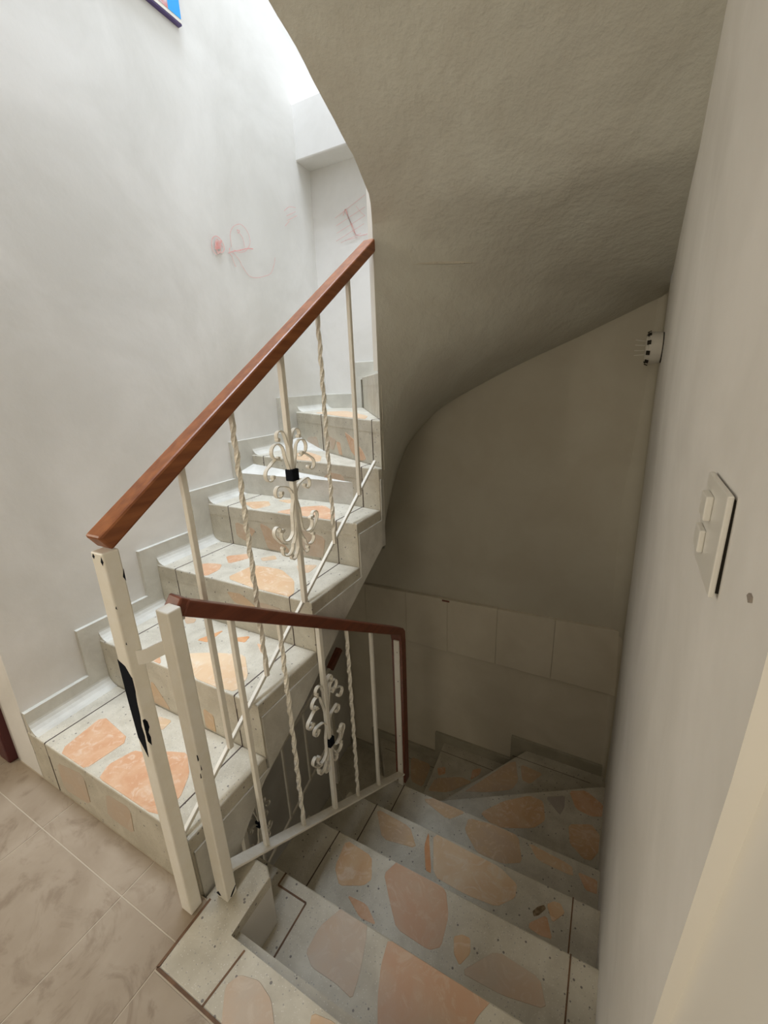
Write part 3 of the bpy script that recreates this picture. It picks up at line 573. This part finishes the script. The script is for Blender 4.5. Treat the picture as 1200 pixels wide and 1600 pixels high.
DP = [None,
 [(XLE, dy[0]), (xr_(dy[0], 0), dy[0]), (xr_(dy[1], -.2), dy[1]), (XLE, dy[1])],
 [(XLE, dy[1]), (xr_(dy[1], -.2), dy[1]), (xr_(dy[2], -.4), dy[2]), (XLE, dy[2])],
 [(XLE, dy[2]), (xr_(dy[2], -.4), dy[2]), (xr_(dy[3], -.55), dy[3]), (XLE, dy[3])],
 [(XLE, dy[3]), (xr_(dy[3], -.55), dy[3]), (xr_(dy[4], -.75), dy[4]), (XLE, dy[4])],
 [(-.80, dy[4]), (xr_(dy[4], -.9), dy[4]), (xr_(2.126, -.9), 2.126), (-.80, 1.53)],
 [(-.81, 1.50), (xr_(2.126, -1.1), 2.126), (xr_(YB, -1.1), YB), (-.262, YB), (-.80, 1.56)],
 [(-.81, 1.50), (-.262, YB), (-.845, YB)],
 [(-.81, 1.50), (-.845, YB), (-1.40, YB)],
 [(-.81, 1.50), (-1.40, YB), (LW(YB), YB), (LW(2.03), 2.03)],
 [(-.82, 1.475), (-.81, 1.50), (LW(2.03), 2.03), (LW(1.615), 1.615)]]
DN = [None]+[((XLE, dy[i]), (xr_(dy[i], 0), dy[i])) for i in (1, 2, 3, 4)]+[((-.80, 1.515), (xr_(2.126, -1), 2.126)), ((-.80, 1.54), (-.262, YB)), ((-.81, 1.50), (-.845, YB)), ((-.81, 1.50), (-1.40, YB)), ((-.81, 1.50), (LW(2.03), 2.03)), ((-.82, 1.475), (LW(1.615), 1.615))]
for i in range(1, 11):
    z = DZ(i); st = step(dn, 'D%d' % i, z, z-.19, DP[i], DN[i])
    if i == 1:
        strip([((-.640, .40, z), UP), ((-.640, .618, z), UP), ((-.745, .618, z), UP), ((-.745, .655, z), UP)], .005, st)
    elif i <= 4:
        strip([((-.752, dy[i-1], z), UP), ((-.752, dy[i], z), UP)], .004, st, 'groove_dark')
    if i in (1, 2, 3): strip([((.055, dy[i-1], z), UP), ((.057, dy[i], z), UP)], .0045, st)
    if i == 6: strip([((-.345, 2.285, z), UP), ((.115, 2.285, z), UP)], .003, st, 'groove_dark')
    if i == 7: strip([((-.84, 2.285, z), UP), ((-.46, 2.285, z), UP)], .003, st, 'groove_dark')
    if i == 8: strip([((-1.3, 2.285, z), UP), ((-.855, 2.285, z), UP)], .003, st, 'groove_dark')
    if i == 1:
        st['label'] = 'first step down from the landing'
ty = [1.475, 1.287, .98, .70, .43]
for i in range(4):
    z = DZ(11+i); y1, y0 = ty[i], ty[i+1]
    step(dn, 'E%d' % i, z, z-.19, [(-.82, y0), (-.82, y1), (LW(y1), y1+(.14 if i == 0 else 0)), (LW(y0), y0)], None)
bm = bmesh.new()   # body of the descending flight
prof = [(.40, -.235)]+[(.655, -.235), (.655, -.42), (.943, -.42), (.943, -.605), (1.225, -.605), (1.225, -.79), (1.50, -.79), (1.50, -1.05), (.40, -.42)]
xprism(bm, prof, -.893, .10); bm.normal_update(); bmesh.ops.triangulate(bm, faces=[f for f in bm.faces if len(f.verts) > 4]); part('string', bm, 'plaster', dn)
# ---------------- railings ----------------
def bar_z(x, y, z0, z1, s=.012):
    bm = bmesh.new(); box(bm, x-s/2, x+s/2, y-s/2, y+s/2, z0, z1); bevel(bm, .0012, 1); return bm
def twist_z(x, y, z0, z1, s=.0122):
    bm = bmesh.new(); n = int((z1-z0)/.011); rings = []
    za, zb = z0+.05, z1-.05
    for k in range(n+1):
        z = z0+(z1-z0)*k/n; t = min(max((z-za), 0), zb-za); a = 2*math.pi*t/.15; off = .0014 if za < z < zb else 0
        cx = x+off*math.cos(a*2); cy = y+off*math.sin(a*2)
        rings.append([bm.verts.new((cx+s*.62*math.cos(a+math.pi/4+q*math.pi/2), cy+s*.62*math.sin(a+math.pi/4+q*math.pi/2), z)) for q in range(4)])
    for r0, r1 in zip(rings, rings[1:]):
        for i in range(4): bm.faces.new((r0[i], r0[(i+1) % 4], r1[(i+1) % 4], r1[i]))
    bm.faces.new(rings[0][::-1]); bm.faces.new(rings[-1]); return bm
def curl(c, r, a0, a1, shrink=.45, n=9):
    return [(c[0]+r*(1-(1-shrink)*k/n)*math.cos(math.radians(a0+(a1-a0)*k/n)), c[1]+r*(1-(1-shrink)*k/n)*math.sin(math.radians(a0+(a1-a0)*k/n))) for k in range(n+1)]
def scrolls(root, x, yc, zc, s=1.0):
    # (u,v) paths on one side of the bar; mirrored in u; upper and lower halves differ as in ironwork
    paths = [
     [(.004, .035), (.012, .075), (.022, .105)]+curl((.052, .120), .028, 180, -100, .5),            # tall S-scroll, hooks outward
     [(.005, .125), (.012, .150)]+curl((.034, .160), .018, 170, -40, .6),                            # crown curl
     [(.040, .098), (.060, .104), (.085, .090)]+curl((.083, .066), .022, 60, -150, .45),             # outer hook under the S-scroll
     [(.008, .002), (.022, .022), (.045, .030)]+curl((.058, .014), .019, 80, -170, .45),             # inner small scroll
     [(.006, -.015), (.016, -.050), (.018, -.085)]+curl((.050, -.100), .032, 165, 400, .5),          # long lower C
     [(.004, -.06), (.010, -.11), (.022, -.140)]+curl((.055, -.145), .030, 170, 380, .45),
     [(.004, -.150), (.012, -.172)]+curl((.030, -.176), .013, 180, 380, .6),
     [(.050, -.132), (.070, -.125), (.088, -.105)]+curl((.080, -.086), .017, -40, 190, .5)]
    for k, P in enumerate(paths):
        for sg in (1, -1):
            pts = smooth_path([(x, yc+sg*u*s, zc+v*s) for u, v in P], 2)
            bm = bmesh.new(); sweep(bm, pts, rect(.0028, .012), up=(1, 0, 0))
            e = pts[-1]; bmesh.ops.create_cone(bm, cap_ends=True, segments=10, radius1=.0055, radius2=.0055, depth=.013, matrix=Matrix.Translation(e) @ Matrix.Rotation(math.pi/2, 4, 'Y'))
            part('scroll', bm, 'metal2', root)
def railing(label, loc, x, newel, hr, hr_x, bal, rod, clip_v, sc_c, wood):
    r = thing('stair_railing', label, 'railing', loc)
    x0, x1, y0, y1, z1 = newel
    bm = bmesh.new(); box(bm, x0, x1, y0, y1, .0, z1); bevel(bm, .003, 2); npost = part('newel_post', bm, 'metal', r)
    bm = bmesh.new(); sweep(bm, hr, rect(hr_x[1]-hr_x[0], hr_x[2]), up=(0, 0, 1)); bevel(bm, .005, 2); part('handrail', bm, wood, r)
    for i, (y, z0, z1_) in enumerate(bal):
        bm = twist_z(x, y, z0, z1_) if i in (1, 3) else bar_z(x, y, z0, z1_, .016 if i == 2 else .0135)
        part('baluster', bm, 'metal2' if i in (1, 3) else 'metal', r, label='twisted baluster' if i in (1, 3) else None)
    return r, npost
def lz(P, y):
    (a, za), (b, zb) = P; return za+(zb-za)*(y-a)/(b-a)
HU = ((.42, 1.000), (1.49, 1.716)); RU = ((.447, .215), (1.477, .948))
yb = [.598, .760, .960, 1.150, 1.335]
r1, np1 = railing('cream metal railing with thick red-brown handrail climbing beside the ascending stairs', (-.82, .40, 0), -.822,
   (-.835, -.797, .389, .421, .972), [(-.821, .400, lz(HU, .400)), (-.821, 1.505, lz(HU, 1.505))], (-.845, -.797, .036),
   [(y, lz(RU, y), lz(HU, y)-.008) for y in yb], RU, 0, 0, 'wood')
bm = bmesh.new(); sweep(bm, [(-.83, .405, lz(RU, .405)), (-.83, 1.482, lz(RU, 1.482))], rect(.011, .011)); bevel(bm, .001, 1); part('bottom_rod', bm, 'metal', r1)
scrolls(r1, -.822, .960, .945, 1.08)
bm = bmesh.new(); box(bm, -.835, -.806, .945, .975, .985, 1.02); bevel(bm, .002, 1); part('clip', bm, 'black', r1)
# bare patch on the newel where the cream paint has flaked
PATCH = [(-0.8345, 0.7361), (-0.8134, 0.7271), (-0.7986, 0.703), (-0.7986, 0.6722), (-0.8022, 0.6425), (-0.8035, 0.6065), (-0.8079, 0.58), (-0.8049, 0.5561), (-0.8107, 0.4967), (-0.8316, 0.5412), (-0.8345, 0.6398)]
bm = bmesh.new(); yprism(bm, PATCH, .3882, .3895); part('bare_patch', bm, 'black', np1, label='bare black patch of flaked paint')
bm = bmesh.new(); xprism(bm, [(.3884, .60), (.3884, .545), (.394, .53), (.396, .55), (.3935, .565), (.398, .575), (.397, .59), (.393, .60)], -.7975, -.7966); part('bare_patch', bm, 'black', np1)
xb = -.765
HL = ((.50, .815), (1.52, .160)); BL = ((.505, .047), (1.478, -.648))
yl = [.617, .775, .945, 1.10, 1.268]
r2, np2 = railing('cream metal railing with dark brown handrail sloping down beside the descending stairs', (-.756, .465, 0), xb,
   (-.775, -.737, .449, .481, .832), [(xb, .495, lz(HL, .495)), (xb, 1.50, lz(HL, 1.50))], (-.787, -.745, .036),
   [(y, lz(BL, y), lz(HL, y)-.008) for y in yl], BL, 0, 0, 'wood_dark')
# handrail: short mitred block at the newel, and its elbow down into the end post
bm = bmesh.new(); sweep(bm, [(xb-.006, .484, lz(HL, .484)+.004), (xb-.004, .505, lz(HL, .505)+.002)], rect(.046, .036)); bevel(bm, .004, 2); part('handrail_cap', bm, 'wood_dark', r2)
bm = bmesh.new()
prof = [(1.495, lz(HL, 1.495)+.018), (1.525, lz(HL, 1.525)+.020), (1.545, lz(HL, 1.545)+.006), (1.548, .10), (1.548, -.725), (1.505, -.725), (1.505, .11), (1.495, lz(HL, 1.495)-.02)]
xprism(bm, prof, -.797, -.745); bm.normal_update(); bmesh.ops.triangulate(bm, faces=[f for f in bm.faces if len(f.verts) > 4]); part('end_post', bm, 'wood_dark', r2, label='vertical wooden end post')
bm = bmesh.new(); box(bm, -.783, -.756, 1.496, 1.506, -.735, .12); bevel(bm, .001, 1); fb_ = part('flat_bar', bm, 'metal', r2, label='cream flat bar screwed to the end post')
for z in (-.1, -.42, .06, -.6):
    bm = bmesh.new(); bmesh.ops.create_cone(bm, cap_ends=True, segments=8, radius1=.003, radius2=.0025, depth=.003, matrix=Matrix.Translation((-.765, 1.4955, z)) @ Matrix.Rotation(math.pi/2, 4, 'X')); part('screw', bm, 'grey', fb_)
bm = bmesh.new(); sweep(bm, [(xb, .478, lz(BL, .478)), (xb, 1.50, lz(BL, 1.50))], rect(.038, .008)); bevel(bm, .0015, 1); part('bottom_bar', bm, 'metal2', r2)
scrolls(r2, xb, .945, .128)
bm = bmesh.new(); box(bm, xb-.013, xb+.015, .932, .960, .035, .068); bevel(bm, .002, 1); part('clip', bm, 'black', r2)
bm = bmesh.new()
sweep(bm, smooth_path([(-.800, .405, .740), (-.788, .420, .738), (-.780, .440, .741), (-.772, .458, .743)], 3), rect(.003, .032), up=(0, 0, 1)); part('bracket', bm, 'white', r2, label='white strap tying the two newel posts')
bm = bmesh.new(); box(bm, -.768, -.755, .481, .497, .79, .80); part('bracket', bm, 'metal', r2)
def chip(par, face, pts, base):
    bm = bmesh.new()
    if face == 'x': xprism(bm, pts, base-.0006, base+.0004)
    else: yprism(bm, pts, base-.0004, base+.0006)
    part('paint_chip', bm, 'black', par)
chip(np2, 'x', [(.462, .004), (.470, .010), (.480, .022), (.478, .024), (.466, .016), (.459, .008)], -.737)
chip(np2, 'y', [(-.775, .012), (-.765, .008), (-.758, .012), (-.766, .024)], .449)
chip(np2, 'x', [(.449, .46), (.4515, .462), (.451, .475), (.449, .478)], -.737)
chip(np2, 'x', [(.452, .43), (.4545, .432), (.453, .446)], -.737)
chip(np2, 'y', [(-.740, .41), (-.737, .412), (-.7375, .425)], .449)
chip(np1, 'y', [(-.830, .962), (-.826, .958), (-.822, .964), (-.826, .969)], .389)
chip(np1, 'y', [(-.806, .955), (-.802, .948), (-.7985, .955), (-.801, .966)], .389)
chip(np1, 'x', [(.416, .915), (.420, .905), (.4205, .93)], -.797)
chip(np1, 'x', [(.390, .86), (.392, .856), (.3915, .864)], -.797)
chip(np1, 'x', [(.392, .78), (.394, .777), (.3935, .784)], -.797)
# lower storey railing, glimpsed under the edge of the ascending flight
r3 = thing('stair_railing', 'dim lower railing with dark handrail glimpsed under the ascending stairs', 'railing', (-1.56, 1.4, -2.0))
x3 = -1.575
bm = bmesh.new(); sweep(bm, [(x3, 2.16, -.575), (x3, 2.03, -.66)], rect(.045, .04)); bevel(bm, .004, 1); part('handrail', bm, 'wood_dark', r3)
bm = bmesh.new(); sweep(bm, [(x3, 1.95, -1.23), (x3, .9, -1.68)], rect(.012, .014)); part('bottom_rod', bm, 'metal2', r3)
bm = bmesh.new(); sweep(bm, [(x3, 2.05, -.645), (x3, 1.12, -.975)], rect(.016, .012)); part('top_bar', bm, 'metal2', r3)
for y in (1.93, 1.71, 1.49, 1.24):
    bm = bar_z(x3, y, -1.23-(1.95-y)*.43, -.59-(2.16-y)*.371, .014); part('baluster', bm, 'metal2', r3)
bm = bar_z(x3, 2.0, -1.66, -.70, .03); part('newel_post', bm, 'metal2', r3)
bm = bar_z(x3, 1.13, -2.2, -.93, .03); part('newel_post', bm, 'metal2', r3)
scrolls(r3, x3, 1.24, -1.18)
bm = bmesh.new(); box(bm, x3-.013, x3+.015, 1.225, 1.255, -1.19, -1.15); part('clip', bm, 'black', r3)
# ---------------- poster, light switch, wall socket ----------------
px = LW(1.2)
ps = thing('poster', 'blue-edged framed poster hung high on the bright left wall', 'poster', (px, 1.15, 2.6))
def lwx(y, d): return LW(y)+d
bm = bmesh.new(); xprism(bm, [(.80, 2.60), (1.527, 2.60), (1.527, 3.10), (.80, 3.10)], lambda y: LW(y)+.002, lambda y: LW(y)+.020); part('backing', bm, 'purple', ps)
bm = bmesh.new(); xprism(bm, [(.802, 2.605), (1.526, 2.605), (1.526, 3.099), (.802, 3.099)], lambda y: LW(y)+.020, lambda y: LW(y)+.022); part('white_border', bm, 'white', ps)
bm = bmesh.new(); xprism(bm, [(.812, 2.617), (1.466, 2.617), (1.466, 3.089), (.812, 3.089)], lambda y: LW(y)+.022, lambda y: LW(y)+.0235); part('print', bm, 'poster', ps)
bm = bmesh.new(); xprism(bm, [(1.466, 2.617), (1.524, 2.617), (1.524, 3.089), (1.466, 3.089)], lambda y: LW(y)+.022, lambda y: LW(y)+.0237); part('blue_band', bm, 'blue', ps)
sy, sz = .464, 1.112
lsw = thing('light_switch', 'white light switch plate standing proud of the right wall', 'switch', (XW(sy, sz), sy, sz))
def swx(y): return XW(y, sz)
def sw_box(y0, y1, z0, z1, d0, d1, m, name, par):
    bm = bmesh.new(); f = lambda d: (lambda y: XW(y, sz)-d)
    xprism(bm, [(y0, z0), (y1, z0), (y1, z1), (y0, z1)], f(d1), f(d0)); bevel(bm, .0012, 2); return part(name, bm, m, par)
sw_box(.413, .512, 1.069, 1.151, -.004, .002, 'gap', 'plate_gap_shade', lsw)  # near-black slab standing in for the shade behind the plate
pl = sw_box(.410, .514, 1.066, 1.155, .002, .0065, 'plastic', 'plate', lsw)
sw_box(.462, .492, 1.118, 1.141, .0065, .0125, 'plastic', 'rocker', lsw)
sw_box(.470, .500, 1.084, 1.106, .0065, .0115, 'plastic', 'rocker', lsw)
cy_, cz_ = 2.14, 1.348; cx_ = XW(cy_, cz_)
lamp = thing('lamp_socket', 'round white lamp holder with bare wires high in the right corner', 'light fitting', (cx_, cy_, cz_))
def cyl(r0, r1, xa, xb_, n=28):
    bm = bmesh.new(); A = []; B = []
    for k in range(n):
        a = 2*math.pi*k/n; A.append(bm.verts.new((xa, cy_+r0*math.cos(a), cz_+r0*math.sin(a)))); B.append(bm.verts.new((xb_, cy_+r1*math.cos(a), cz_+r1*math.sin(a))))
    bm.faces.new(A); bm.faces.new(B[::-1])
    for k in range(n): bm.faces.new((A[k], A[(k+1) % n], B[(k+1) % n], B[k]))
    return bm
part('rim_gap_shade', cyl(.058, .058, cx_+.004, cx_-.005), 'gap', lamp)  # near-black disc painted as the shaded gap against the wall
bm = cyl(.060, .064, cx_-.005, cx_-.052); bevel(bm, .003, 2); part('housing', bm, 'plastic_dim', lamp)
for k in range(10):
    a = 2*math.pi*(k+.5)/10
    bm = bmesh.new(); c, s = math.cos(a), math.sin(a)
    P = [(cx_-.046, cy_+.0655*c, cz_+.0655*s), (cx_-.058, cy_+.060*c, cz_+.060*s)]
    sweep(bm, P, rect(.016, .004), up=(0, c, s)); part('vent_slot', bm, 'gap', lamp)
part('face', cyl(.056, .048, cx_-.052, cx_-.060), 'plastic_dim', lamp)
for k, (dy_, dz_) in enumerate(((.0, .012), (.01, -.006), (-.008, -.022), (.004, .028))):
    bm = bmesh.new(); sweep(bm, smooth_path([(cx_-.055, cy_+dy_, cz_+dz_), (cx_-.075, cy_+dy_, cz_+dz_*1.1), (cx_-.098, cy_+dy_-.004, cz_+dz_*1.2+.002)], 3), ngon(.0013, 6)); part('wire', bm, 'plastic', lamp)
